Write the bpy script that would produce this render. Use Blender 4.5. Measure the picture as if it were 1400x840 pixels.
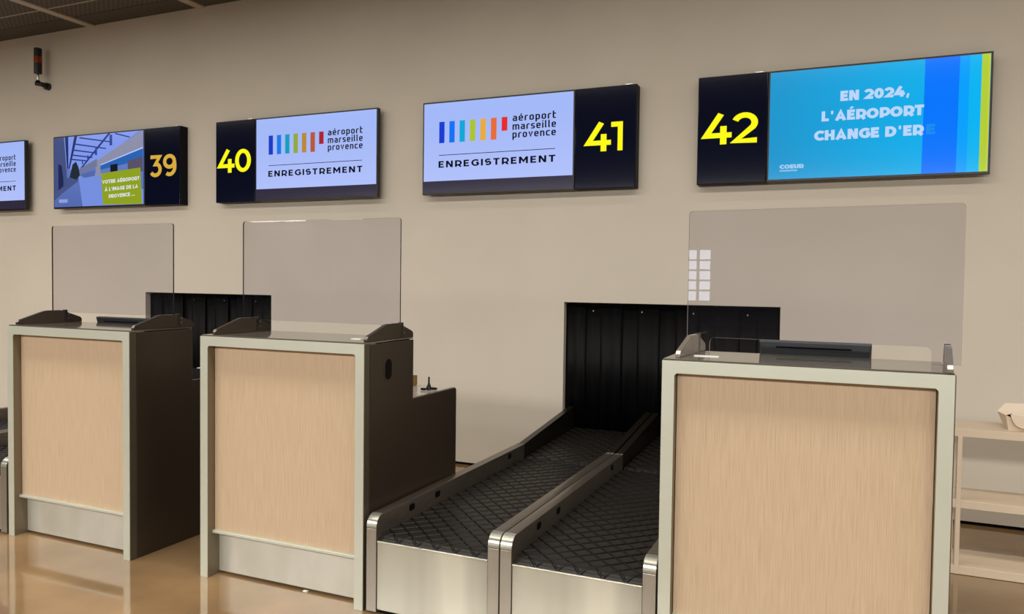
import bpy, bmesh, math, random
from mathutils import Vector, Matrix
random.seed(4)
for o in list(bpy.data.objects): bpy.data.objects.remove(o)
SC = bpy.context.scene; COL = SC.collection

def lin(c):
    return tuple((v/255/12.92 if v/255 <= .04045 else ((v/255+.055)/1.055)**2.4) for v in c)

# ------------------------------------------------------------------ camera
cam_d = bpy.data.cameras.new('camera'); cam = bpy.data.objects.new('camera', cam_d); COL.objects.link(cam)
YAW, PIT, ROL, FPX = 0.4093, -0.033, 0.0128, 1055.8
fw = Vector((-math.sin(YAW)*math.cos(PIT), math.cos(YAW)*math.cos(PIT), math.sin(PIT)))
rt = fw.cross(Vector((0, 0, 1))).normalized(); up = rt.cross(fw)
rt, up = math.cos(ROL)*rt+math.sin(ROL)*up, -math.sin(ROL)*rt+math.cos(ROL)*up
M = Matrix((rt, up, -fw)).transposed().to_4x4(); M.translation = Vector((2.5487, -5.3071, 1.4256))
cam.matrix_world = M
cam_d.sensor_fit = 'HORIZONTAL'; cam_d.sensor_width = 36; cam_d.lens = FPX/1400*36
cam_d.clip_start = .05; cam_d.clip_end = 300
SC.camera = cam
SC.view_settings.view_transform = 'Standard'; SC.view_settings.look = 'None'
SC.view_settings.exposure = 0; SC.view_settings.gamma = 1; SC.view_settings.use_curve_mapping = False

# ------------------------------------------------------------------ world and lights
W = bpy.data.worlds.new('daylight'); SC.world = W; W.use_nodes = True
W.node_tree.nodes['Background'].inputs[0].default_value = (.80, .88, 1.0, 1)
W.node_tree.nodes['Background'].inputs[1].default_value = 5

def area(name, loc, size, power, color, look):
    d = bpy.data.lights.new(name, 'AREA'); d.shape = 'RECTANGLE'; d.size, d.size_y = size
    d.energy = power; d.color = color
    o = bpy.data.objects.new(name, d); COL.objects.link(o); o.location = loc
    o.rotation_euler = Vector(look).to_track_quat('-Z', 'Y').to_euler()
    return o
area('wall_wash_light', (-1.5, -1.45, 3.80), (17, .10), 30, (1.0, .93, .83), (0, .0, -1))
area('hall_ceiling_light', (-1, -3.3, 3.80), (16, .5), 290, (1.0, .94, .85), (0, 0, -1))
front_fill = area('front_fill_light', (-1, -7.2, 2.62), (18, .3), 350, (1.0, .96, .90), (0, 1, -.95)); front_fill.data.spread = math.radians(112)  # added fill for the counter fronts, no known lamp hangs here
area('far_hall_light', (-3, -18, 3.80), (20, 5), 400, (1.0, .96, .92), (0, 0, -1))

# ------------------------------------------------------------------ materials
def mat(name, col, rough=.6, metal=0, spec=.5, emit=None, es=1, coat=0):
    m = bpy.data.materials.new(name); m.use_nodes = True
    b = m.node_tree.nodes['Principled BSDF']; c = lin(col)
    b.inputs['Base Color'].default_value = (*c, 1); b.inputs['Roughness'].default_value = rough
    b.inputs['Metallic'].default_value = metal; b.inputs['Specular IOR Level'].default_value = spec
    b.inputs['Coat Weight'].default_value = coat; b.inputs['Coat Roughness'].default_value = .05
    if emit:
        b.inputs['Emission Color'].default_value = (*lin(emit), 1); b.inputs['Emission Strength'].default_value = es
    m['b'] = 1
    return m
def nodes(m): return m.node_tree.nodes, m.node_tree.links, m.node_tree.nodes['Principled BSDF']
def noise_mix(m, c1, c2, scale=(1, 1, 1), ns=5, detail=4, lo=.35, hi=.65, bump=0, rough=None):
    N, L, b = nodes(m)
    tc = N.new('ShaderNodeTexCoord'); mp = N.new('ShaderNodeMapping'); mp.inputs['Scale'].default_value = scale
    n = N.new('ShaderNodeTexNoise'); n.inputs['Scale'].default_value = ns; n.inputs['Detail'].default_value = detail
    r = N.new('ShaderNodeValToRGB'); r.color_ramp.elements[0].position = lo; r.color_ramp.elements[1].position = hi
    r.color_ramp.elements[0].color = (*lin(c1), 1); r.color_ramp.elements[1].color = (*lin(c2), 1)
    L.new(tc.outputs['Object'], mp.inputs[0]); L.new(mp.outputs[0], n.inputs[0]); L.new(n.outputs[0], r.inputs[0])
    L.new(r.outputs[0], b.inputs['Base Color'])
    if bump:
        bp = N.new('ShaderNodeBump'); bp.inputs['Strength'].default_value = bump; bp.inputs['Distance'].default_value = .002
        L.new(n.outputs[0], bp.inputs['Height']); L.new(bp.outputs[0], b.inputs['Normal'])
    if rough:
        rr = N.new('ShaderNodeMapRange'); rr.inputs['To Min'].default_value, rr.inputs['To Max'].default_value = rough
        L.new(n.outputs[0], rr.inputs[0]); L.new(rr.outputs[0], b.inputs['Roughness'])
    return m

m_wall = noise_mix(mat('wall_plaster', (205, 194, 176), .75, spec=.25), (206, 197, 182), (211, 202, 187), ns=1.2, bump=.02)
m_floor = noise_mix(mat('polished_floor', (150, 118, 82), .07, spec=.9), (124, 99, 70), (154, 124, 88), ns=2.2, detail=9, lo=.3, hi=.72, rough=(.04, .11))
m_floor.node_tree.nodes['Principled BSDF'].inputs['IOR'].default_value = 1.7
m_dark = mat('recess_black', (9, 9, 9), .8, spec=.1)
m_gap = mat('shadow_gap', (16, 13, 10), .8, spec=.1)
m_bar = mat('ceiling_bar_paint', (196, 182, 162), .6)
m_border = mat('ceiling_border_metal', (78, 70, 56), .6)
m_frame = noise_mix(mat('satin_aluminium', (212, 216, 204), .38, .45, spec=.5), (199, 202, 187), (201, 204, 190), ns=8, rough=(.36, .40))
m_wood = noise_mix(mat('pale_wood_laminate', (205, 172, 135), .42, spec=.35), (172, 148, 120), (200, 177, 149), scale=(150, 4, 2.4), ns=3.0, detail=6, lo=.2, hi=.75)
m_side = mat('shaded_side_metal', (66, 56, 45), .33, .35, spec=.5)  # counter sides coloured dark in place of metal mirroring the dark hatch
m_strip2 = mat('shaded_edge_metal', (92, 84, 70), .33, .4)
m_reveal = mat('shaded_frame_metal', (128, 118, 98), .36, .5)
m_post = mat('post_stainless', (166, 162, 152), .3, .8)
m_steel = noise_mix(mat('brushed_stainless', (190, 186, 172), .3, .75), (176, 176, 164), (212, 212, 198), scale=(2.2, 2, .25), ns=2, detail=2, rough=(.24, .36))  # broad tone bands stand in for soft reflections in the steel
m_kick = noise_mix(mat('kick_stainless', (205, 203, 192), .36, .45), (194, 192, 180), (208, 206, 196), scale=(2, 2, 1), ns=3, rough=(.30, .42))
m_rail = noise_mix(mat('conveyor_rail_steel', (128, 118, 102), .34, .8), (114, 106, 96), (128, 119, 109), scale=(60, 3, 60), ns=3, rough=(.3, .42))
m_railb = mat('incline_rail_dark', (52, 46, 38), .35, .7)
m_top = mat('gloss_grey_top', (96, 92, 84), .06, .0, spec=1.0)
m_top.node_tree.nodes['Principled BSDF'].inputs['IOR'].default_value = 1.9
m_lowtop = mat('pale_work_surface', (190, 184, 170), .12, spec=.8)
m_belt = mat('black_belt_rubber', (34, 30, 25), .42, spec=.25)
m_rib = mat('belt_rib_rubber', (8, 7, 6), .45, spec=.3)
m_strip = noise_mix(mat('black_curtain_rubber', (12, 12, 13), .5, spec=.12), (5, 5, 6), (11, 11, 12), scale=(20, 4, .6), ns=3)
m_black = mat('black_plastic', (14, 14, 16), .4)
m_bezel = mat('screen_bezel', (12, 12, 16), .35)
m_navy = mat('navy_sign_face', (12, 17, 40), .1, spec=.3)
m_navyside = mat('sign_side_black', (10, 10, 14), .5, spec=.15)
m_wing = mat('dark_satin_wing', (74, 64, 54), .28, .5)
m_wing_g = mat('grey_satin_wing', (122, 112, 102), .25, .4)
m_wing_e = mat('wing_edge', (150, 142, 130), .25, .6)
m_paned = mat('pane_edge_dark', (34, 32, 30), .3)
m_paneg = mat('pane_edge_pale', (150, 145, 140), .25)
m_shelf = mat('cream_shelf_paint', (214, 196, 172), .5, spec=.35)
m_card = noise_mix(mat('brown_cardboard', (150, 120, 80), .85, spec=.1), (142, 112, 74), (158, 128, 88), ns=12)
m_cream = mat('cream_carton', (222, 204, 182), .6)
m_white = mat('white_plastic', (230, 228, 220), .4)
m_mon = mat('monitor_grey_plastic', (46, 48, 50), .35, spec=.5)
m_metal = mat('bright_metal', (190, 188, 180), .2, 1)
m_orange = mat('orange_lens', (140, 42, 14), .15, coat=.6)
def emat(name, col, es=1.0, base=(4, 4, 6)): return mat(name, base, .12, spec=.3, emit=col, es=es)

def mesh_panel_mat():
    m = mat('expanded_metal_mesh', (80, 70, 56), .6); N, L, b = nodes(m)
    tc = N.new('ShaderNodeTexCoord'); mp = N.new('ShaderNodeMapping'); L.new(tc.outputs['Object'], mp.inputs[0])
    br = N.new('ShaderNodeTexBrick'); br.inputs['Scale'].default_value = 1
    br.inputs['Brick Width'].default_value = .06; br.inputs['Row Height'].default_value = .024
    br.inputs['Mortar Size'].default_value = .0055; br.inputs['Mortar Smooth'].default_value = .2
    br.inputs['Color1'].default_value = (*lin((38, 30, 24)), 1); br.inputs['Color2'].default_value = (*lin((30, 24, 20)), 1)
    br.inputs['Mortar'].default_value = (*lin((118, 106, 86)), 1)
    L.new(mp.outputs[0], br.inputs[0]); L.new(br.outputs[0], b.inputs['Base Color'])
    bp = N.new('ShaderNodeBump'); bp.inputs['Distance'].default_value = .004; L.new(br.outputs['Fac'], bp.inputs['Height']); L.new(bp.outputs[0], b.inputs['Normal'])
    return m
m_mesh = mesh_panel_mat()

def pane_mat():
    m = bpy.data.materials.new('clear_acrylic'); m.use_nodes = True; N = m.node_tree.nodes; L = m.node_tree.links
    for n in list(N): N.remove(n)
    out = N.new('ShaderNodeOutputMaterial'); t = N.new('ShaderNodeBsdfTransparent'); g = N.new('ShaderNodeBsdfGlossy')
    t.inputs[0].default_value = (.93, .925, .955, 1); g.inputs[0].default_value = (1, 1, 1, 1); g.inputs['Roughness'].default_value = .004
    ge = N.new('ShaderNodeNewGeometry'); dt = N.new('ShaderNodeVectorMath'); dt.operation = 'DOT_PRODUCT'
    L.new(ge.outputs['Normal'], dt.inputs[0]); L.new(ge.outputs['Incoming'], dt.inputs[1])
    def mth(op, a, b):
        n = N.new('ShaderNodeMath'); n.operation = op
        for k, v in enumerate((a, b)):
            if v is None: continue
            if isinstance(v, (int, float)): n.inputs[k].default_value = v
            else: L.new(v, n.inputs[k])
        return n.outputs[0]
    f = mth('ADD', mth('MULTIPLY', mth('POWER', mth('SUBTRACT', 1.0, mth('ABSOLUTE', dt.outputs['Value'], None)), 5.0), .96), .04)
    mx = N.new('ShaderNodeMixShader'); L.new(f, mx.inputs[0]); L.new(t.outputs[0], mx.inputs[1]); L.new(g.outputs[0], mx.inputs[2])
    L.new(mx.outputs[0], out.inputs[0]); return m
m_pane = pane_mat()

# ------------------------------------------------------------------ mesh helpers
class MB:
    def __init__(s): s.v = []; s.f = []; s.m = []
    def add(s, vs, fs, mi=0):
        o = len(s.v); s.v += [tuple(v) for v in vs]; s.f += [tuple(i+o for i in f) for f in fs]; s.m += [mi]*len(fs); return s
    def box(s, a, b, mi=0):
        (x0, y0, z0), (x1, y1, z1) = a, b
        v = [(x, y, z) for x in (x0, x1) for y in (y0, y1) for z in (z0, z1)]
        return s.add(v, [(0, 1, 3, 2), (4, 6, 7, 5), (0, 4, 5, 1), (2, 3, 7, 6), (0, 2, 6, 4), (1, 5, 7, 3)], mi)
    def prism(s, pts, a, b, axis='x', mi=0, mside=None):
        # outline pts in the plane across axis, from a to b on that axis
        def P(p, t): return (t, p[0], p[1]) if axis == 'x' else ((p[0], t, p[1]) if axis == 'y' else (p[0], p[1], t))
        n = len(pts); vs = [P(p, a) for p in pts]+[P(p, b) for p in pts]
        s.add(vs, [tuple(range(n))[::-1], tuple(range(n, 2*n))], mi)
        o = len(s.v)-2*n
        for i in range(n):
            j = (i+1) % n; s.f.append((o+i, o+j, o+n+j, o+n+i)); s.m.append(mi if mside is None else mside)
        return s
    def tube(s, path, r, n=8, mi=0, caps=True):
        path = [Vector(p) for p in path]; rings = []; k = len(path)
        rr = r if isinstance(r, (list, tuple)) else [r]*k
        for i, p in enumerate(path):
            d = (path[min(i+1, k-1)]-path[max(i-1, 0)]).normalized()
            a = d.cross(Vector((0, 0, 1)) if abs(d.z) < .9 else Vector((1, 0, 0))).normalized(); b = d.cross(a)
            rings.append([p+rr[i]*(math.cos(t)*a+math.sin(t)*b) for t in [2*math.pi*q/n for q in range(n)]])
        vs = [v for R in rings for v in R]; fs = []
        for i in range(k-1):
            for q in range(n): fs.append((i*n+q, i*n+(q+1) % n, (i+1)*n+(q+1) % n, (i+1)*n+q))
        if caps: fs += [tuple(range(n))[::-1], tuple(range((k-1)*n, k*n))]
        return s.add(vs, fs, mi)
    def build(s, name, mats, parent=None, bevel=0, smooth=False, seg=2):
        me = bpy.data.meshes.new(name)
        off = Vector((0, 0, 0))
        if parent is not None:
            q = parent
            while q is not None: off += q.location; q = q.parent
        me.from_pydata([tuple(Vector(v)-off) for v in s.v], [], s.f)
        if not isinstance(mats, (list, tuple)): mats = [mats]
        for m in mats: me.materials.append(m)
        me.polygons.foreach_set('material_index', s.m)
        bm = bmesh.new(); bm.from_mesh(me); bmesh.ops.recalc_face_normals(bm, faces=bm.faces)
        if bevel:
            es = [e for e in bm.edges if len(e.link_faces) == 2 and e.calc_face_angle(0) > .6]
            bmesh.ops.bevel(bm, geom=es, offset=bevel, segments=seg, affect='EDGES', profile=.5, clamp_overlap=True)
        bm.to_mesh(me); bm.free()
        o = bpy.data.objects.new(name, me); COL.objects.link(o)
        if parent is not None: o.parent = parent
        if smooth:
            for p in me.polygons: p.use_smooth = True
            mo = o.modifiers.new('s', 'EDGE_SPLIT'); mo.split_angle = .7
        return o

def thing(name, label, cat, loc=(0, 0, 0), group=None):
    o = bpy.data.objects.new(name, None); o.empty_display_size = .1; COL.objects.link(o); o.location = loc
    o['label'] = label; o['category'] = cat
    if group: o['group'] = group
    return o
def tag(o, label, cat, group=None):
    o['label'] = label; o['category'] = cat
    if group: o['group'] = group
    return o
def struct(o): o['kind'] = 'structure'; return o
def box(name, a, b, m, parent=None, bevel=0): return MB().box(a, b).build(name, m, parent, bevel)
def rrect(x0, z0, x1, z1, r, n=4, corners=(1, 1, 1, 1)):
    # counter-clockwise: bl, br, tr, tl
    pts = []
    for (cx, cz, a0, on, px, pz) in ((x0+r, z0+r, 180, corners[0], x0, z0), (x1-r, z0+r, 270, corners[1], x1, z0), (x1-r, z1-r, 0, corners[2], x1, z1), (x0+r, z1-r, 90, corners[3], x0, z1)):
        if not on: pts.append((px, pz)); continue
        for i in range(n+1):
            a = math.radians(a0+90*i/n); pts.append((cx+r*math.cos(a), cz+r*math.sin(a)))
    return pts

# ------------------------------------------------------------------ room shell
CEIL = 3.85
floor = struct(box('floor', (-22, -26, -.1), (12, 1.6, 0), m_floor))
HOLES = [(-3.525, -2.028), (.66, 2.152)]; HT = 1.281
wb = MB(); xs = [-22, HOLES[0][0], HOLES[0][1], HOLES[1][0], HOLES[1][1], 12]
for i in range(5):
    z0 = HT if i in (1, 3) else .022
    wb.box((xs[i], 0, z0), (xs[i+1], .14, 4.03))
for i in (1, 3): wb.box((xs[i], 0, .022), (xs[i+1], .14, .10))
wall = struct(wb.build('wall_back', m_wall))
struct(box('wall_gap_shade', (-22, .012, 0), (12, .13, .022), m_gap))  # dark strip, the shade in the gap under the wall as colour
for i in (1, 3):     # unseen black box added behind each opening to hide the world
    h = MB(); a, b = xs[i]-.02, xs[i+1]+.02
    h.box((a-.05, .14, 0), (a, 1.3, HT+.05)).box((b, .14, 0), (b+.05, 1.3, HT+.05)).box((a, 1.25, 0), (b, 1.3, HT+.05)).box((a, .14, HT), (b, 1.25, HT+.05))
    struct(h.build('hatch_box_%d' % (i//2+1), m_dark))
# ceiling: slab above, bars, border strips and expanded metal panels as pieces
ceil = struct(MB().box((-22, -26, 4.02), (12, 1.4, 4.12)).box((-22, -26, CEIL), (12, -3.3, CEIL+.02)).build('ceiling', m_border))
BX0, BP = -4.222, 1.401
barcache = {}
for k in range(-5, 9):
    x = BX0+BP*k
    if x < -13 or x > 8.6: continue
    MB().box((x-.045, -3.3, CEIL-.012), (x+.045, -.001, CEIL+.012)).build('ceiling_bar', m_bar, ceil, .002)
    a, b = x+.05, x+BP-.05
    MB().box((a, -.24, CEIL), (b, -.004, CEIL+.008)).build('border_strip', m_border, ceil)
    for y0, y1 in ((-.48, -.245), (-1.42, -.492), (-2.36, -1.432), (-3.29, -2.372)):
        MB().box((a, y0, CEIL), (b, y1, CEIL+.006)).build('ceiling_panel', m_mesh, ceil)
        MB().box((a, y0-.012, CEIL-.004), (b, y0, CEIL+.012)).build('cross_bar', m_bar, ceil)
# hall end behind the photographer: piers and ceiling lamps seen only as reflections
fac = MB(); wins = [(-16.80, -16.66, .9, 2.0), (-15.98, -15.84, 1.2, 2.1), (-6.0, -5.05, .85, 2.6)]; xa = -22
for x0, x1, z0, z1 in wins:
    fac.box((xa, -25.6, 0), (x0, -25.3, CEIL)).box((x0, -25.6, 0), (x1, -25.3, z0)).box((x0, -25.6, z1), (x1, -25.3, CEIL)); xa = x1
    if x1-x0 > .5: fac.box(((x0+x1)/2-.04, -25.5, z0), ((x0+x1)/2+.04, -25.4, z1))
    for k in range(1, 5): fac.box((x0, -25.5, z0+(z1-z0)*k/5-.03), (x1, -25.4, z0+(z1-z0)*k/5+.03))
fac.box((xa, -25.6, 0), (12, -25.3, CEIL))
m_fac = mat('facade_grey', (140, 140, 156), .6)
struct(fac.build('wall_front', m_fac))
struct(box('wall_left', (-22.2, -25.6, 0), (-22, .14, CEIL), m_fac)); struct(box('wall_right', (12, -25.6, 0), (12.2, .14, CEIL), m_fac))
m_lamp = emat('lamp_diffuser', (255, 248, 235), 9, (200, 200, 200))
lm = []
for (x0, x1, y, wh) in ((-20.6, -19.2, -24.6, 'left'), (-18.9, -17.9, -24.6, 'middle'), (-16.3, -14.9, -24.3, 'right')):
    t = MB().box((x0, y-.35, CEIL-.05), (x1, y+.35, CEIL)).build('ceiling_lamp', m_lamp)
    tag(t, wh+' one of three white ceiling lamps mirrored in the middle clear shield', 'lamp', 'far hall ceiling lamps')

# ------------------------------------------------------------------ stroke lettering
S2 = .7071
def arc(cx, cy, rx, ry, a0, a1, n=10):
    return [(cx+rx*math.cos(math.radians(a0+(a1-a0)*i/n)), cy+ry*math.sin(math.radians(a0+(a1-a0)*i/n))) for i in range(n+1)]
def caps_font(w):
    h = w/2; T = 1-h; B = h
    G = {}
    G['E'] = (.60, [[(.58, T), (h, T), (h, B), (.60, B)], [(h, .51), (.54, .51)]])
    G['N'] = (.76, [[(h, 0), (h, 1)], [(h*1.15, 1-h*.25), (.76-h*1.15, h*.25)], [(.76-h, 0), (.76-h, 1)]])
    G['R'] = (.70, [[(h, 0), (h, T), (.36, T)]+arc(.36, T-.30+h*.0, .28, .30, 90, -90, 10)[1:]+[(h, T-.60)], [(.40, T-.60), (.66, 0)]])
    G['P'] = (.68, [[(h, 0), (h, T), (.36, T)]+arc(.36, T-.30, .28, .30, 90, -90, 10)[1:]+[(h, T-.60)]])
    G['G'] = (.80, [arc(.47, .5, .47-h, .5-h, 42, 318, 20)+[(.80-h, .22), (.80-h, .5), (.52, .5)]])
    G['C'] = (.74, [arc(.47, .5, .47-h, .5-h, 42, 318, 20)])
    G['O'] = (.90, [arc(.45, .5, .45-h, .5-h, 90, 450, 28)])
    G['D'] = (.80, [[(h, B), (h, T), (.36, T)]+arc(.36, .5, .44-h, .5-h, 90, -90, 16)[1:]+[(h, B)]])
    G['I'] = (w, [[(h, 0), (h, 1)]])
    G['S'] = (.62, [arc(.31, T-.22, .29-h*.5, .22, 35, 180, 8)+arc(.31, T-.22, .29-h*.5, .24, 180, 250, 5)[1:]+arc(.31, B+.235, .31-h*.6, .235, 70, 0, 6)+arc(.31, B+.235, .31-h*.6, .235, 0, -150, 10)[1:]])
    G['T'] = (.66, [[(0, T), (.66, T)], [(.33, 0), (.33, T)]])
    G['M'] = (.92, [[(h, 0), (h, 1)], [(h*1.1, 1-h*.4), (.46, .32), (.92-h*1.1, 1-h*.4)], [(.92-h, 0), (.92-h, 1)]])
    G['L'] = (.56, [[(h, 1), (h, B), (.56, B)]])
    G['A'] = (.82, [[(h*.8, 0), (.41, 1-h*.8), (.82-h*.8, 0)], [(.18, .28), (.64, .28)]])
    G['H'] = (.74, [[(h, 0), (h, 1)], [(.74-h, 0), (.74-h, 1)], [(h, .5), (.74-h, .5)]])
    G['V'] = (.80, [[(h*.8, 1), (.40, h*.8), (.80-h*.8, 1)]])
    G['U'] = (.74, [[(h, 1), (h, .36)]+arc(.37, .36, .37-h, .36-h, 180, 360, 12)+[(.74-h, 1)]])
    G['É'] = (.60, G['E'][1]+[[(.22, 1.10), (.44, 1.26)]])
    G['À'] = (.82, G['A'][1]+[[(.52, 1.10), (.34, 1.24)]])
    G["'"] = (w+.06, [[(h+.03, .66), (h+.03, 1)]])
    G[','] = (w+.04, [[(h+.05, w), (h-.02, -.15)]])
    G['.'] = (w+.02, [[(h+.01, 0), (h+.01, w)]])
    G[' '] = (.28, [])
    G['2'] = (.64, [arc(.31, T-.25, .29-h*.3, .25, 160, -35, 12)+[(h*.9, B), (.64, B)]])
    G['0'] = (.72, [arc(.36, .5, .36-h, .5-h, 90, 450, 26)])
    G['4'] = (.76, [[(.47, 1), (h*.9, .30), (.76, .30)], [(.54, .60), (.54, 0)]])
    G['1'] = (.40, [[(.0, T), (.40-h, T), (.40-h, 0)]])
    G['3'] = (.64, [[(.04, T), (.53, T), (.30, .57)]+arc(.30, B+.255, .31-h*.6, .265, 80, -148, 12)[1:]])
    G['9'] = (.70, [arc(.34, T-.24, .34-h, .25, 0, 360, 20), arc(.34, .50, .36-h, .5-h, 20, -0, 3)+arc(.34, .42, .36-h, .42-h, 0, -125, 12)])
    return G
def low_font(w):
    h = w/2; G = {}; X = .72; r = .16
    def hook(x0, x1, z0, z1, fr=0, to=4): pass
    rr_ = lambda pts: pts
    W_ = .46
    G['a'] = (W_, [[(.05, X-h), (W_-h-.1, X-h), (W_-h, X-h-.1), (W_-h, 0)], [(W_-h, .40), (h+.08, .40), (h, .32), (h, h+.08), (h+.08, h), (W_-h, h)]])
    G['é'] = (W_, [[(h, .36), (W_-h, .36), (W_-h, X-h-.08), (W_-h-.08, X-h), (h+.08, X-h), (h, X-h-.08), (h, h+.08), (h+.08, h), (W_-.04, h)], [(.20, .80), (.32, .95)]])
    G['e'] = (W_, [G['é'][1][0]])
    G['r'] = (.34, [[(h, 0), (h, X-h-.08), (h+.08, X-h), (.34, X-h)]])
    G['o'] = (W_, [[(h+.08, h), (W_-h-.08, h), (W_-h, h+.08), (W_-h, X-h-.08), (W_-h-.08, X-h), (h+.08, X-h), (h, X-h-.08), (h, h+.08), (h+.08, h)]])
    G['p'] = (W_, [[(h, -.28), (h, X-h), (W_-h-.08, X-h), (W_-h, X-h-.08), (W_-h, h+.08), (W_-h-.08, h), (h, h)]])
    G['t'] = (.34, [[(h, 1), (h, h+.08), (h+.08, h), (.32, h)], [(h, X-h), (.34, X-h)]])
    G['m'] = (.74, [[(h, 0), (h, X-h), (.74-h-.08, X-h), (.74-h, X-h-.08), (.74-h, 0)], [(.37, 0), (.37, X-h)]])
    G['s'] = (.42, [[(.40, X-h), (h+.06, X-h), (h, X-h-.06), (h, .42), (.42-h, .30), (.42-h, h+.06), (.42-h-.06, h), (.02, h)]])
    G['i'] = (w, [[(h, 0), (h, X)], [(h, .84), (h, .84+w)]])
    G['l'] = (w+.05, [[(h, 1), (h, h+.03), (h+.1, h)]])
    G['v'] = (W_, [[(h*.8, X), (W_/2, h), (W_-h*.8, X)]])
    G['n'] = (W_, [[(h, 0), (h, X-h), (W_-h-.08, X-h), (W_-h, X-h-.08), (W_-h, 0)]])
    G['c'] = (.42, [[(.42, X-h), (h+.08, X-h), (h, X-h-.08), (h, h+.08), (h+.08, h), (.42, h)]])
    G[' '] = (.25, [])
    return G
def stroke_quads(pl, w):
    # a strip of quads along a polyline with mitred corners
    pts = [Vector(p) for p in pl]; n = len(pts); closed = (pts[0]-pts[-1]).length < 1e-5
    L_, R_ = [], []
    for i, p in enumerate(pts):
        a = pts[i-1] if i > 0 else (pts[-2] if closed else None); b = pts[i+1] if i < n-1 else (pts[1] if closed else None)
        if a is None: d = (b-p).normalized(); nn = Vector((-d.y, d.x)); k = 1
        elif b is None: d = (p-a).normalized(); nn = Vector((-d.y, d.x)); k = 1
        else:
            d1 = (p-a).normalized(); d2 = (b-p).normalized(); n1 = Vector((-d1.y, d1.x)); n2 = Vector((-d2.y, d2.x))
            nn = n1+n2
            if nn.length < 1e-4: nn = n1
            nn.normalize(); k = min(1/max(nn.dot(n1), .3), 1.9)
        L_.append(p+nn*w/2*k); R_.append(p-nn*w/2*k)
    return [(L_[i], L_[i+1], R_[i+1], R_[i]) for i in range(n-1)]
def text_polys(s, font, w, track, only=None):
    x = 0; out = []; F = font(w)
    for ci, ch in enumerate(s):
        adv, strokes = F[ch]
        for k_, st in enumerate(strokes if only is None or only == ci else []):
            w_ = w*(.62 if min(p[1] for p in st) > 1.05 or ch in "'," else 1)
            for q in stroke_quads(st, w_): out.append([(p.x+x, p.y, k_) for p in q])
        x += adv+track
    return out, x-track
def text_mb(s, font, x0, x1, zb, h, y, w=.15, track=.14, shear=0, only=None):
    """flat lettering on a face that looks to -y, stretched to x0..x1, baseline zb, cap height h"""
    polys, tw = text_polys(s, font, w, track, only); k = (x1-x0)/tw; mb = MB()
    for p in polys:
        mb.add([(x0+a*k, y-.0001*q, zb+b*h+a*k*shear) for a, b, q in p], [(0, 1, 2, 3)])
    return mb

def letters(parent, m, s, *a, **k):
    # flat print on a screen, one small mesh per character
    for i, ch in enumerate(s):
        if ch != ' ': text_mb(s, *a, only=i, **k).build('letter', m, parent)

# ------------------------------------------------------------------ screens and number signs
ZT = 2.790; ZB = ZT-.706; YF = -.0885; TW = 1.235; NW = .4448
m_yel = emat('lit_yellow', (255, 250, 22), 1.0)
m_amb = emat('lit_amber', (214, 172, 62), 1.0)
def screen_mat(name, c1, c2, axis='z', lo=ZB, hi=ZT, es=1.0):
    m = emat(name, c1, es); N, L, b = nodes(m)
    tc = N.new('ShaderNodeTexCoord'); sp = N.new('ShaderNodeSeparateXYZ'); mr = N.new('ShaderNodeMapRange')
    L.new(tc.outputs['Generated'], sp.inputs[0]); L.new(sp.outputs['XYZ'.index(axis.upper())], mr.inputs[0])
    mx = N.new('ShaderNodeValToRGB'); mx.color_ramp.elements[0].color = (*lin(c1), 1); mx.color_ramp.elements[1].color = (*lin(c2), 1)
    L.new(mr.outputs[0], mx.inputs[0]); L.new(mx.outputs[0], b.inputs['Emission Color']); return m
m_lcd = screen_mat('lit_lavender_screen', (176, 192, 250), (160, 182, 246))
m_lcdoff = mat('unlit_screen_band', (58, 54, 80), .12, spec=.4)
m_ink = mat('screen_dark_lettering', (10, 10, 26), .12, spec=.25)
BARC = [(20, 62, 214), (14, 116, 250), (10, 172, 220), (176, 200, 48), (236, 176, 62), (236, 110, 56), (232, 44, 48)]
BARD = [(20, 62, 200), (20, 126, 236), (20, 160, 196), (150, 172, 60), (190, 140, 52), (186, 92, 58), (176, 34, 48)]
def plate(name, x0, z0, x1, z1, y, m, parent): 
    return MB().add([(x0, y, z0), (x1, y, z0), (x1, y, z1), (x0, y, z1)], [(0, 1, 2, 3)]).build(name, m, parent)
def number_sign(x0, digits, m, label, us):
    t = thing('number_sign', label, 'sign', (x0+NW/2, -.001, ZB), 'lane number signs')
    box('sign_housing', (x0+.002, YF+.004, ZB), (x0+NW-.001, -.001, ZT), m_navyside, t, .003)
    MB().box((x0+.006, YF, ZB+.004), (x0+NW-.006, YF+.004, ZT-.004)).build('sign_face', m_navy, t, .001)
    box('mounting_clip', (x0+NW*.5+.14, YF+.001, ZT-.0005), (x0+NW*.5+.19, YF+.02, ZT+.004), m_metal, t)
    for c, (u0, u1) in zip(digits, us):
        text_mb(c, caps_font, x0+u0*NW, x0+u1*NW, ZB+.258, .199, YF-.0008, w=.172, track=0).build('digit', m, t)
    return t
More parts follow.
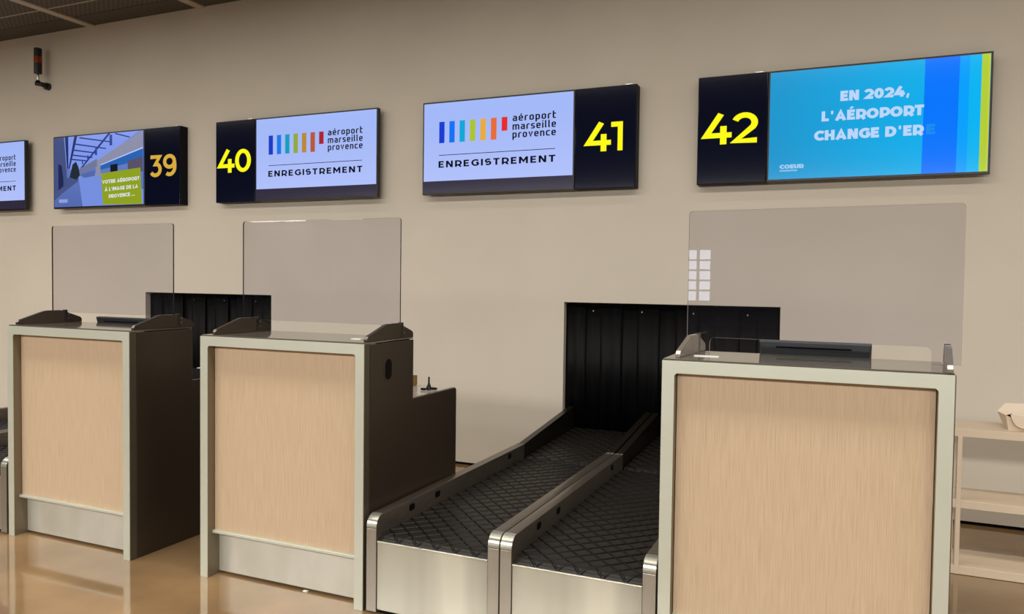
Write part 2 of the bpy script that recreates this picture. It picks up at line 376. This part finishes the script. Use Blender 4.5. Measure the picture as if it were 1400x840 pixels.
def tv(x0, label, kind):
    t = thing('flat_screen', label, 'screen', (x0+TW/2, -.001, ZB), 'wall information screens')
    x1 = x0+TW
    MB().box((x0, YF+.002, ZB), (x1, YF+.04, ZT)).build('bezel', m_bezel, t, .003)
    MB().box((x0+.15, YF+.04, ZB+.12), (x1-.15, -.001, ZT-.12)).build('wall_mount', m_black, t)
    y = YF+.0012; i = .012
    a, b, c, d = x0+i, x1-i, ZB+i+.004, ZT-i
    if kind == 'check':
        plate('unlit_band', a, c, b, ZB+.101, y, m_lcdoff, t)
        sc = plate('display_panel', a, ZB+.103, b, d, y, m_lcd, t)
        sx = lambda u: x0+u*TW; sz = lambda v: ZB+v*.706
        y2 = y-.0006
        for k in range(7):
            u = .117+k*.0705; z0 = .553 if k < 6 else .638
            plate('logo_bar', sx(u), sz(z0), sx(u+.037), sz(.781), y2, emat('logo_bar_%d' % k, (BARD if x0 < -2 else BARC)[k], .95), sc)
        for wd, zz in (('aéroport', .729), ('marseille', .640), ('provence', .557)):
            letters(sc, m_ink, wd, low_font, sx(.611), sx(.885), sz(zz), .054, y2, w=.15, track=.15)
        plate('rule_line', sx(.117), sz(.419), sx(.882), sz(.426), y2, m_ink, sc)
        letters(sc, m_ink, 'ENREGISTREMENT', caps_font, sx(.114), sx(.884), sz(.289), .050, y2, w=.21, track=.24)
    elif kind == 'change':
        sc = plate('display_panel', a, c, b, d, y, screen_mat('lit_cyan_screen', (30, 150, 205), (0, 182, 244), 'x'), t)
        y2 = y-.0005; y3 = y-.001
        sx = lambda u: x0+u*TW; sz = lambda v: ZB+v*.706
        def par(u0, u1, col, sh=-.0, yy=0):
            return MB().add([(sx(u0+sh), y2-yy, c), (sx(u1+sh), y2-yy, c), (sx(u1), y2-yy, d), (sx(u0), y2-yy, d)], [(0, 1, 2, 3)]).build('colour_stripe', emat('stripe', col), sc)
        par(.718, .864, (0, 118, 252), -.004); par(.864, .905, (0, 160, 252), -.002); par(.954, .980, (178, 206, 56), -.0); par(.980, .989, (196, 206, 44))
        mw = emat('white_blue_lettering', (186, 214, 250)); mfa = emat('faded_lettering', (24, 140, 240))
        letters(sc, mw, 'EN 2024,', caps_font, sx(.345), sx(.656), sz(.684), .062, y3, w=.27, track=.08)
        letters(sc, mw, "L'AÉROPORT", caps_font, sx(.260), sx(.718), sz(.517), .062, y3, w=.27, track=.08)
        letters(sc, mw, "CHANGE D'ER", caps_font, sx(.227), sx(.716), sz(.350), .062, y3, w=.27, track=.08)
        letters(sc, mfa, "E", caps_font, sx(.730), sx(.769), sz(.350), .062, y3, w=.27, track=.10)
        letters(sc, emat('pale_logo', (160, 205, 240)), "COEUR", caps_font, sx(.064), sx(.179), sz(.115), .026, y3, w=.28, track=.03)
        plate('logo_strip', sx(.064), sz(.090), sx(.150), sz(.105), y3, emat('pale_logo', (130, 185, 228)), sc)
    else:
        sc = plate('display_panel', a, c, b, d, y, screen_mat('picture_floor', (84, 104, 172), (108, 130, 206), 'z'), t)
        sx = lambda u: a+u*(b-a); sz = lambda v: c+v*(d-c)
        n = [0]
        def poly(name, pts, col):
            n[0] += 1; yy = y-.0003*n[0]
            MB().add([(sx(u), yy, sz(v)) for u, v in pts], [tuple(range(len(pts)))]).build(name, emat('picture_tone', col), sc)
        poly('picture_shape', [(.0, .36), (.28, .46), (.28, .36), (.10, .20), (0, .10)], (70, 84, 134))
        poly('picture_shape', [(.28, .46), (.62, .46), (.62, 0), (.33, 0)], (118, 142, 222))
        poly('picture_shape', [(.62, .4), (1, .2), (1, 0), (.62, 0)], (122, 144, 222))
        poly('picture_sky', [(.10, 1), (.96, 1), (.52, .62), (.30, .52), (.14, .54)], (128, 152, 236))
        poly('picture_wall', [(0, 1), (.12, 1), (.15, .48), (.15, .30), (.0, .22)], (68, 80, 128))
        poly('picture_wall', [(.05, .62), (.09, .60), (.11, .40), (.11, .30), (.05, .24)], (32, 40, 82))
        for q in ([(.13, 1), (.17, 1), (.17, .56), (.155, .52)], [(.24, 1), (.275, 1), (.185, .54), (.17, .54)]):
            poly('picture_beam', q, (34, 46, 104))
        for (u0, v0, u1, v1) in ((.62, 1.0, .28, .50), ):
            poly('picture_beam', [(u0, v0), (u0+.03, v0), (u1+.02, v1), (u1, v1)], (34, 52, 118))
        for (u0, v0, u1, v1) in ((.30, .985, .66, .885), (.25, .90, .60, .80), (.22, .82, .50, .745), (.20, .75, .45, .69), (.19, .69, .40, .645), (.70, 1, .86, .93)):
            poly('picture_beam', [(u0, v0), (u1, v1), (u1, v1-.016), (u0, v0-.02)], (40, 60, 126))
        poly('picture_gallery', [(.48, .62), (1, 1), (1, .78), (.54, .58), (.54, .42), (.49, .42)], (140, 142, 168))
        poly('picture_gallery', [(.28, .52), (.50, .66), (.50, .55), (.30, .46)], (112, 120, 152))
        for u in (.64, .48, .39, .33):
            k = (u-.28)/.4; poly('picture_post', [(u, .56+.3*k), (u+.012+.02*k, .56+.3*k), (u+.012+.02*k, .60+.42*k), (u, .60+.42*k)], (44, 72, 150))
        poly('picture_gallery', [(.54, .575), (1, .775), (1, .755), (.54, .56)], (178, 196, 245))
        poly('picture_shop', [(.54, .56), (1, .755), (1, .60), (.54, .50)], (40, 98, 178))
        poly('picture_shop', [(.54, .50), (1, .60), (1, .42), (.55, .40)], (98, 122, 188))
        poly('picture_shop', [(.65, .56), (.73, .57), (.73, .42), (.65, .40)], (18, 22, 40))
        poly('picture_shop', [(.84, .60), (1, .64), (1, .44), (.84, .44)], (88, 80, 104))
        poly('picture_shop', [(.30, .45), (.48, .50), (.48, .42), (.36, .40)], (86, 104, 164))
        poly('picture_tree', [(.19, .42), (.225, .60), (.265, .64), (.295, .55), (.31, .44), (.27, .38)], (34, 44, 50))
        poly('green_caption', [(.548, .448), (.975, .496), (.990, .0), (.566, .012)], (142, 160, 30))
        mw = emat('caption_lettering', (226, 232, 236)); yy = y-.0003*(n[0]+2)
        for wd, u0, u1, v in (('VOTRE AÉROPORT', .562, .965, .300), ("À L'IMAGE DE LA", .590, .948, .195), ('PROVENCE ...', .634, .916, .098)):
            letters(sc, mw, wd, caps_font, sx(u0), sx(u1), sz(v), .034, yy, w=.22, track=.12, shear=.04)
        plate('logo_strip', sx(.065), sz(.06), sx(.165), sz(.11), yy, emat('pale_logo', (140, 160, 215)), sc)
    return t
X39, X40, X41, X42 = -4.6676, -2.5736, -.484, 1.6086
tv(-5.086-TW, 'partly cut off screen at the far left edge, lavender with dark lettering', 'check')
tv(X39, 'screen showing a blue picture of a hall with a green caption, left of number 39', 'photo')
number_sign(X39+TW, '39', m_amb, 'navy sign with dull amber number 39, right of the hall picture screen', ((.154, .487), (.525, .894)))
number_sign(X40, '40', m_yel, 'navy sign with yellow number 40, at the left end of a lavender screen', ((.072, .485), (.500, .895)))
tv(X40+NW, 'lavender check-in screen beside the yellow number 40', 'check')
tv(X41, 'lavender check-in screen left of the yellow number 41', 'check')
number_sign(X41+TW, '41', m_yel, 'navy sign with yellow number 41, at the right end of a lavender screen', ((.187, .600), (.600, .787)))
number_sign(X42, '42', m_yel, 'navy sign with yellow number 42, at the left end of the cyan screen', ((.089, .500), (.516, .857)))
tv(X42+NW, 'cyan screen with pale words, blue and green stripes, beside the number 42', 'change')

# ------------------------------------------------------------------ check-in counters
CW, CH, CF, CB, LB, LH = .9207, 1.15, -2.553, -2.15, -1.708, .866
def counter(x, label, slot=False, card=None, low=None):
    t = thing('check_in_counter', label, 'counter', (x+CW/2, CF+.2, 0), 'check-in counters')
    x1 = x+CW; fw_ = .045; fd = .045
    # portal frame: two posts and a head, one outline with a rounded inner corner
    r = .008; pts = [(x, 0), (x+fw_, 0), (x+fw_, CH-fw_-r), (x+fw_+r, CH-fw_), (x1-fw_-r, CH-fw_), (x1-fw_, CH-fw_-r), (x1-fw_, 0), (x1, 0), (x1, CH), (x, CH)]
    MB().prism(pts, CF, CF+.003, 'y').build('frame_front', m_frame, t, .0012)
    MB().prism(pts, CF+.003, CF+.09, 'y').build('portal_frame', m_reveal, t, .001)  # same frame behind its pale front, shade of the inner faces in the colour
    MB().box((x1-.001, CF+.002, .001), (x1+.003, CF+.039, CH)).build('edge_shade_strip', m_strip2, t, .001)  # strip added over the frame's outer side, its shade put into the colour
    box('wood_panel', (x+fw_+.002, CF+fd, .222), (x1-fw_-.002, CF+fd+.018, CH-fw_-.001), m_wood, t, .001)
    MB().box((x+fw_+.001, CF+.028, .208), (x1-fw_-.001, CF+.075, .2225)).build('bottom_trim', m_frame, t, .002)
    MB().box((x+fw_, CF+.075, .012), (x1-fw_, CF+.085, .208)).build('kick_plate', m_kick, t, .001)
    out = [(CF+.042, 0), (LB, 0), (LB, LH-.012), (LB-.012, LH), (CB, LH), (CB, CH-.004), (CF+.042, CH-.004)]
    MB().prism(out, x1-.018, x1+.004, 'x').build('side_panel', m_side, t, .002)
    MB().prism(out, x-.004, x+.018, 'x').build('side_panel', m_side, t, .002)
    MB().box((x+.001, CF+.010, CH-.0005), (x1-.001, CB+.004, CH+.006)).build('counter_top', m_top, t, .0015)
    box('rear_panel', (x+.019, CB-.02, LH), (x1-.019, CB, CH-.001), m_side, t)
    MB().box((x+.016, CB, LH-.022), (x1-.016, LB-.004, LH-.002)).build('work_surface', low or m_lowtop, t, .002)
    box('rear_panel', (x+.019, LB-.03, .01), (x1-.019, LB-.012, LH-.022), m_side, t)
    if card: MB().box((x+card[0], card[2], CH+.0055), (x+card[1], card[2]+.03, CH+.0085)).build('card_slot', m_white, t)
    if slot:
        ring = MB().prism([(y, z) for y, z in rrect(-2.404, .974, -2.338, 1.080, .032, 6)], x1+.0035, x1+.0065, 'x').build('cable_grommet', m_wing, t)
        MB().prism(rrect(-2.398, .981, -2.344, 1.073, .0265, 6), x1+.0045, x1+.0072, 'x').build('cable_slot', mat('slot_brown', (20, 15, 11), .8, spec=.1), t)
        MB().prism(rrect(-2.505, .62, -2.499, .626, .0028, 3), x1+.0035, x1+.005, 'x').build('screw', m_dark, t)
    return t
counter(-1.6377, 'wood fronted check-in counter farthest left, below screen 39', low=m_dark)
counter(-.2498, 'middle wood fronted check-in counter beside the conveyor, below number 40', True, (.745, .795, -2.40))
counter(1.9444, 'large wood fronted check-in counter at right, below number 42', False, (.085, .175, -2.40))

def shield(cx, w, wl, wr, label, rot=0, mw=m_wing, shift=0, edge=m_paned):
    """clear pane standing in two side wings on a counter; wl, wr: inner face x of the left wing and outer face x of the right"""
    t = thing('clear_shield', label, 'screen', (0, 0, 0), 'clear shields on the counters')
    t.location = (cx, -2.24, CH+.006)
    x0, x1 = cx-w/2, cx+w/2; zb = CH+.0065; zt = 1.713; cz = 1.216
    a, b = cx-w/2+.09, cx+w/2-.09; r = .02
    pts = [(x0, zb), (a, zb)]
    pts += [(a, cz-r)]+[(a+r-r*math.cos(math.radians(q)), cz-r+r*math.sin(math.radians(q))) for q in (30, 60, 90)]
    pts += [(b-r+r*math.sin(math.radians(q)), cz-r+r*math.cos(math.radians(q))) for q in (0, 30, 60, 90)]
    pts += [(b, zb), (x1, zb)]
    r2 = .014
    pts += [(x1-r2+r2*math.cos(math.radians(q)), zt-r2+r2*math.sin(math.radians(q))) for q in (0, 30, 60, 90)]
    pts += [(x0+r2-r2*math.sin(math.radians(q)), zt-r2+r2*math.cos(math.radians(q))) for q in (0, 30, 60, 90)]
    pane = MB().prism(pts, -2.244, -2.236, 'y', 0, 1).build('pane', [m_pane, edge], t)
    prof = [(-2.525, zb), (-2.525, zb+.012), (-2.515, zb+.024), (-2.375, zb+.068), (-2.355, zb+.072), (-2.275, zb+.072), (-2.255, zb+.068), (-2.150, zb+.030), (-2.140, zb+.020), (-2.140, zb)]
    for xa, xb in ((wl-.018, wl), (wr-.018, wr)):
        wobj = MB().prism(prof, xa, xb, 'x', 0, 1).build('side_wing', [mw, m_wing_e if mw is m_wing_g else mw], t, .0012)
        MB().box((xa-.0008, -2.249, zb+.006), (xb+.0008, -2.231, zb+.0735)).build('pane_slot', m_paned, wobj)
        for zz in (.022, .046): MB().box((xa-.0014, -2.226, zb+zz), (xb+.0014, -2.220, zb+zz+.008)).build('screw', m_wing_e, wobj)
    t.rotation_euler.z = rot
    return t
shield(-1.230, .950, -1.592, -.717, 'clear shield on the farthest left counter')
shield(.190, .932, -.183, .667, 'clear shield on the middle counter, showing lamp reflections')
shield(2.440, .948, 2.016, 2.880, 'clear shield on the right counter, in front of a monitor', math.radians(-4), m_wing_g, edge=m_paneg)

# ------------------------------------------------------------------ things on the counters
def monitor(cx, ztop, label):
    t = thing('monitor', label, 'monitor', (cx, -2.02, LH))
    zc = ztop; w = .205
    v = [(cx-w, -2.09, zc), (cx+w, -2.09, zc), (cx+w-.03, -2.05, zc-.21), (cx-w+.03, -2.05, zc-.21),
         (cx-w, -2.065, zc+.004), (cx+w, -2.065, zc+.004), (cx+w, -1.985, zc-.24), (cx-w, -1.985, zc-.24)]
    MB().add(v, [(0, 1, 2, 3), (0, 4, 5, 1), (1, 5, 6, 2), (2, 6, 7, 3), (3, 7, 4, 0), (4, 7, 6, 5)]).build('shell', m_mon, t, .004)
    MB().add([(cx-.14, -2.0868, zc-.020), (cx+.135, -2.0868, zc-.020), (cx+.135, -2.0858, zc-.027), (cx-.14, -2.0858, zc-.027)], [(0, 1, 2, 3)]).build('vent_slot', m_dark, t)
    MB().tube([(cx, -2.02, LH+.012), (cx, -2.02, zc-.2)], .022, 10).build('stand', m_black, t)
    MB().prism(rrect(cx-.10, -2.09, cx+.10, -1.94, .02), LH, LH+.012, 'z').build('base', m_black, t)
    return t
monitor(2.435, 1.203, 'dark grey monitor seen from behind on the right counter')
monitor(-1.335, 1.184, 'dark monitor barely rising behind the farthest left counter')
# cardboard box and label stamp on the low rear part of the middle counter
t = thing('cardboard_box', 'small open brown cardboard box on the low rear part of the middle counter', 'box', (.38, -1.77, LH))
bb = MB()
for a, b in (((.30, -1.81, LH), (.45, -1.807, LH+.052)), ((.30, -1.733, LH), (.45, -1.73, LH+.052)), ((.30, -1.807, LH), (.303, -1.733, LH+.052)), ((.447, -1.807, LH), (.45, -1.733, LH+.052)), ((.303, -1.807, LH), (.447, -1.733, LH+.003))): bb.box(a, b)
bb.build('tray', m_card, t)
MB().add([(.30, -1.81, LH+.052), (.45, -1.81, LH+.052), (.44, -1.845, LH+.046), (.31, -1.845, LH+.046)], [(0, 1, 2, 3)]).build('flap', m_card, t)
t = thing('tripod_stand', 'small black stand with a pointed stem and two feet, on the middle counter', 'stand', (.595, -1.86, LH))
MB().tube([(.595, -1.86, LH), (.595, -1.86, LH+.012), (.595, -1.86, LH+.030), (.595, -1.86, LH+.036), (.595, -1.86, LH+.066)], [.014, .013, .006, .0045, .0045], 12).build('stem', m_black, t, smooth=True)
for x0, x1, yy in ((.565, .590, -1.885), (.603, .632, -1.845)): MB().box((x0, yy-.008, LH), (x1, yy+.008, LH+.011)).build('foot', m_black, t, .002)

# ------------------------------------------------------------------ conveyors
RT, BZ = .42, .334; YJ = -.915
def conveyor(x0, x1, rw, yend, zend, label, ports=True, cell=.064):
    t = thing('baggage_conveyor', label, 'conveyor', ((x0+x1)/2, -1.6, 0), 'baggage conveyors')
    r = .05
    side = [(CF, 0.008)]+[(CF+r-r*math.cos(math.radians(q)), RT-r+r*math.sin(math.radians(q))) for q in range(0, 91, 15)]+[(YJ-.003, RT), (YJ-.003, .008)]
    side2 = [(YJ+.003, .008), (YJ+.003, RT-.002), (yend, zend), (yend, .008)]
    for a, b, s in ((x0, x0+rw, 1), (x1-rw, x1, -1)):
        rail = MB().prism(side, a, b, 'x').build('side_rail', m_rail, t, .0025, smooth=True)
        MB().box((a+.001, CF-.0015, .01), (b-.001, CF+.001, RT-r-.004)).build('front_cover', m_post, rail, .0007)
        cv = [(CF+r-(r+.0012)*math.cos(math.radians(q)), RT-r+(r+.0012)*math.sin(math.radians(q))) for q in range(0, 91, 10)]
        cap = MB()
        for i in range(len(cv)-1):
            cap.add([(a+.001, *cv[i]), (b-.001, *cv[i]), (b-.001, *cv[i+1]), (a+.001, *cv[i+1])], [(0, 1, 2, 3)])
        cap.build('corner_cap', m_steel, rail, smooth=True)
        MB().box((a+.001, YJ-.003, .30), (b-.001, YJ+.003, RT+.002)).build('joint_plate', m_metal, rail)
        if ports:
            xi = b if s > 0 else a
            for py, pz in ((-2.262, .385), (-2.02, .385), (-1.145, .392)):
                MB().prism(rrect(py-.024, pz-.015, py+.024, pz+.015, .011, 5), xi-.001, xi+.001, 'x').build('sensor_port', m_dark, rail)
        MB().prism(side2, a+.004, b-.004, 'x').build('incline_rail', m_railb, t, .002)
    box('front_panel', (x0+rw+.002, CF+.004, .02), (x1-rw-.002, CF+.012, .315), m_steel, t, .001)
    MB().box((x0+rw+.002, CF+.001, .309), (x1-rw-.002, CF+.012, .3145)).build('panel_lip', m_steel, t, .001)
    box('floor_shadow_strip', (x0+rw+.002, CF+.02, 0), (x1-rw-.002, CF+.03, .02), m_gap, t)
    # two belts, each with raised diamond ribs
    bx0, bx1 = x0+rw+.003, x1-rw-.003
    for k, (ya, za, yb, zb2) in enumerate(((-2.503, BZ, YJ-.035, BZ), (YJ+.03, BZ+.004, yend-.03, zend-.150))):
        rr = .03; prof = []
        dv = Vector((yb-ya, zb2-za)); Ls = dv.length; dv.normalize(); nv = Vector((-dv.y, dv.x))
        c0 = Vector((ya, za))-nv*rr; c1 = Vector((yb, zb2))-nv*rr
        for q in range(-100, 1, 20):   # front roll from underneath to the top
            a = math.radians(q); prof.append(c0+rr*(math.cos(a)*nv+math.sin(a)*dv))
        for q in range(0, 101, 20):
            a = math.radians(q); prof.append(c1+rr*(math.cos(a)*nv+math.sin(a)*dv))
        belt = MB().prism([tuple(p) for p in prof], bx0, bx1, 'x').build('belt', m_belt, t, smooth=True)
        # arc-length mapping, s = 0 at the start of the flat part
        A = rr*math.radians(95)
        def at(s):
            if s < 0: a = s/rr; n = math.cos(a)*nv+math.sin(a)*dv; return c0+rr*n, n
            if s > Ls: a = (s-Ls)/rr; n = math.cos(a)*nv+math.sin(a)*dv; return c1+rr*n, n
            return Vector((ya, za))+dv*s, nv
        rb = MB(); st = cell*math.sqrt(2); hw = .004; hh = .004; s0, s1 = -A, Ls+A; wdt = bx1-bx0
        for sg in (1, -1):
            c = -wdt*2
            while c < Ls+wdt*2:
                # line: s = c + sg*u
                us = []; n = 0
                for i in range(161):
                    u = wdt*i/160; s = c+sg*u
                    if s0 <= s <= s1: us.append(u)
                if len(us) > 3:
                    ua, ub = us[0], us[-1]; pts_ = [ua]
                    ks = sorted([u for u in (ua, ub)]+[sg*(q-c) for q in (-.042, -.033, -.024, -.016, -.008, 0, Ls, Ls+.01, Ls+.02, Ls+.03) if ua < sg*(q-c) < ub])
                    rows = []
                    for u in ks:
                        s = c+sg*u; p, nn = at(s); P = Vector((bx0+u, p.x, p.y)); NN = Vector((0, nn.x, nn.y)); TT = Vector((0, nn.y, -nn.x))
                        d = (Vector((1, 0, 0))+sg*TT).normalized(); wv = NN.cross(d)
                        rows.append([P+wv*hw*1.5, P+wv*hw*.55+NN*hh, P-wv*hw*.55+NN*hh, P-wv*hw*1.5])
                    vs = [v for R in rows for v in R]; fs = []
                    for i in range(len(rows)-1):
                        for q in range(3): fs.append((i*4+q, i*4+q+1, i*4+5+q, i*4+4+q))
                    rb.add(vs, fs)
                c += st
        o = rb.build('diamond_ribs', m_rib, belt); o['kind'] = 'stuff'
    return t
conveyor(.690, 1.312, .05, .035, .518, 'baggage conveyor beside the middle counter, its full width in view')
conveyor(1.316, 1.938, .05, .035, .518, 'baggage conveyor partly hidden by the right counter')
conveyor(-2.41, -1.652, .05, -.05, .51, 'conveyor at the left picture edge, steel post beside the farthest left counter')
conveyor(-3.31, -2.415, .05, -.05, .51, 'farthest left conveyor, only a sliver in view at the picture edge')
# hatch curtains
def curtain(x0, x1, label):
    t = thing('strip_curtain', label, 'curtain', ((x0+x1)/2, .06, HT-.03))
    box('curtain_rail', (x0+.004, .09, HT-.03), (x1-.004, .12, HT-.001), m_black, t)
    n = 11; w = (x1-x0-.01)/n
    for i in range(n):
        a = x0+.005+i*w-.012; b = a+w+.024; a = max(a, x0+.004); b = min(b, x1-.004)
        yy = .052+(i % 2)*.016; N_ = 8; vs = []; fs = []
        ph = random.random()*6; am = random.uniform(.001, .003)
        for r_ in range(2):
            z = HT-.012 if r_ == 0 else .34
            for j in range(N_+1):
                vs.append((a+(b-a)*j/N_, yy+(am*(1+1.2*r_))*math.sin(ph+j*1.3), z))
        for j in range(N_): fs.append((j, j+1, N_+2+j, N_+1+j))
        o = MB().add(vs, fs).build('curtain_strip', m_strip, t)
        so = o.modifiers.new('t', 'SOLIDIFY'); so.thickness = .004
        for p in o.data.polygons: p.use_smooth = True
    for i in range(4):
        xx = x0+(x1-x0)*(.14+.24*i); MB().tube([(xx, .047, HT-.06), (xx, .040, HT-.06)], .006, 8).build('curtain_rivet', m_metal, t)
curtain(*HOLES[0], 'black strip curtain in the left wall hatch, between two counters')
curtain(*HOLES[1], 'black strip curtain in the right wall hatch, behind the conveyors')
cb = MB().tube([(-3.15, .01, .53), (-3.02, .0, .535), (-2.94, -.01, .56), (-2.86, -.01, .60), (-2.80, -.01, .61), (-2.70, -.0, .60)], .006, 8).build('white_cable', m_white, smooth=True)
tag(cb, 'thin white cable hanging in the left hatch, between two counters', 'cable')

# ------------------------------------------------------------------ beacon
t = thing('signal_beacon', 'black signal beacon with an orange lens high on the wall at left', 'beacon', (-4.86, 0, 3.33))
bx, by = -4.865, -.10
def cyl(name, z0, z1, r, m, nn=20): return MB().tube([(bx, by, z0), (bx, by, z0+.003), (bx, by, z1-.003), (bx, by, z1)], [r*.92, r, r, r*.92], nn).build(name, m, t, smooth=True)
cyl('top_module', 3.595, 3.675, .036, m_black); cyl('lens', 3.530, 3.595, .037, m_orange); cyl('lower_module', 3.425, 3.530, .036, m_black)
cyl('pole', 3.355, 3.425, .010, m_metal)
MB().tube([(bx, by, 3.335), (bx, by, 3.36)], [.030, .016], 16).build('swivel', m_black, t, smooth=True)
MB().tube([(bx-.035, by, 3.332), (bx+.02, by+.02, 3.325), (bx+.02, -.002, 3.318)], [.018, .022, .030], 14).build('wall_bracket', m_black, t, smooth=True)
MB().tube([(bx+.02, -.035, 3.318), (bx+.02, -.001, 3.318)], .036, 16).build('wall_foot', m_black, t, smooth=True)

# ------------------------------------------------------------------ shelf unit at right
t = thing('shelf_unit', 'cream metal shelf unit with thin posts, right of the right counter', 'shelf', (3.5, -.8, 0))
sx0, sx1, sf, sb = 3.035, 3.95, -.945, -.660
for zt_, th in ((.728, .040), (.372, .040), (.045, .043)):
    MB().prism([(sf, zt_-th), (sf+.02, zt_-th), (sf+.02, zt_-.006), (sb-.02, zt_-.006), (sb-.02, zt_-th), (sb, zt_-th), (sb, zt_), (sf, zt_)], sx0, sx1, 'x').build('shelf_board', m_shelf, t, .002)
for px_ in (3.068, 3.90):
    for py_ in (sf+.001, sb-.025): MB().box((px_, py_+.021 if py_ < -.8 else py_-.002, 0), (px_+.021, py_+.043 if py_ < -.8 else py_+.019, .690)).build('post', m_shelf, t, .002)
    MB().box((px_, sf-.0015, .002), (px_+.021, sf+.012, .690)).build('post', m_shelf, t, .0015)
t = thing('paper_carton', 'cream open paper carton with a rounded hanging flap, on top of the shelf unit', 'carton', (3.34, -.80, .728))
zc = .728
v = [(3.290, -.88, zc), (3.400, -.88, zc), (3.400, -.76, zc), (3.290, -.76, zc), (3.275, -.895, zc+.075), (3.415, -.895, zc+.070), (3.415, -.74, zc+.078), (3.262, -.74, zc+.072)]
MB().add(v, [(0, 1, 5, 4), (1, 2, 6, 5), (2, 3, 7, 6), (3, 0, 4, 7), (0, 3, 2, 1)]).build('carton_body', m_cream, t)
fl = [(3.292, zc+.082), (3.415, zc+.070), (3.415, zc+.030)]+[(3.362+.053*math.cos(math.radians(q)), zc+.042+.028*math.sin(math.radians(q))) for q in range(-20, -171, -25)]+[(3.300, zc+.055)]
MB().prism(fl, -.905, -.902, 'y').build('hanging_flap', m_cream, t, .0008)
MB().add([(3.275, -.8955, zc+.0745), (3.300, -.8965, zc+.085), (3.303, -.897, zc+.066)], [(0, 1, 2)]).build('carton_opening', m_dark, t)
MB().add([(3.262, -.74, zc+.072), (3.415, -.74, zc+.078), (3.400, -.72, zc+.115), (3.30, -.72, zc+.112)], [(0, 1, 2, 3)]).build('raised_lid', m_cream, t)
# paper scrap on the floor by the kick plate
tag(box('paper_scrap', (.305, -2.492, 0), (.328, -2.478, .004), m_white), 'tiny white paper scrap on the floor before the middle counter', 'scrap')
for m in bpy.data.materials:
    if 'b' in m: del m['b']
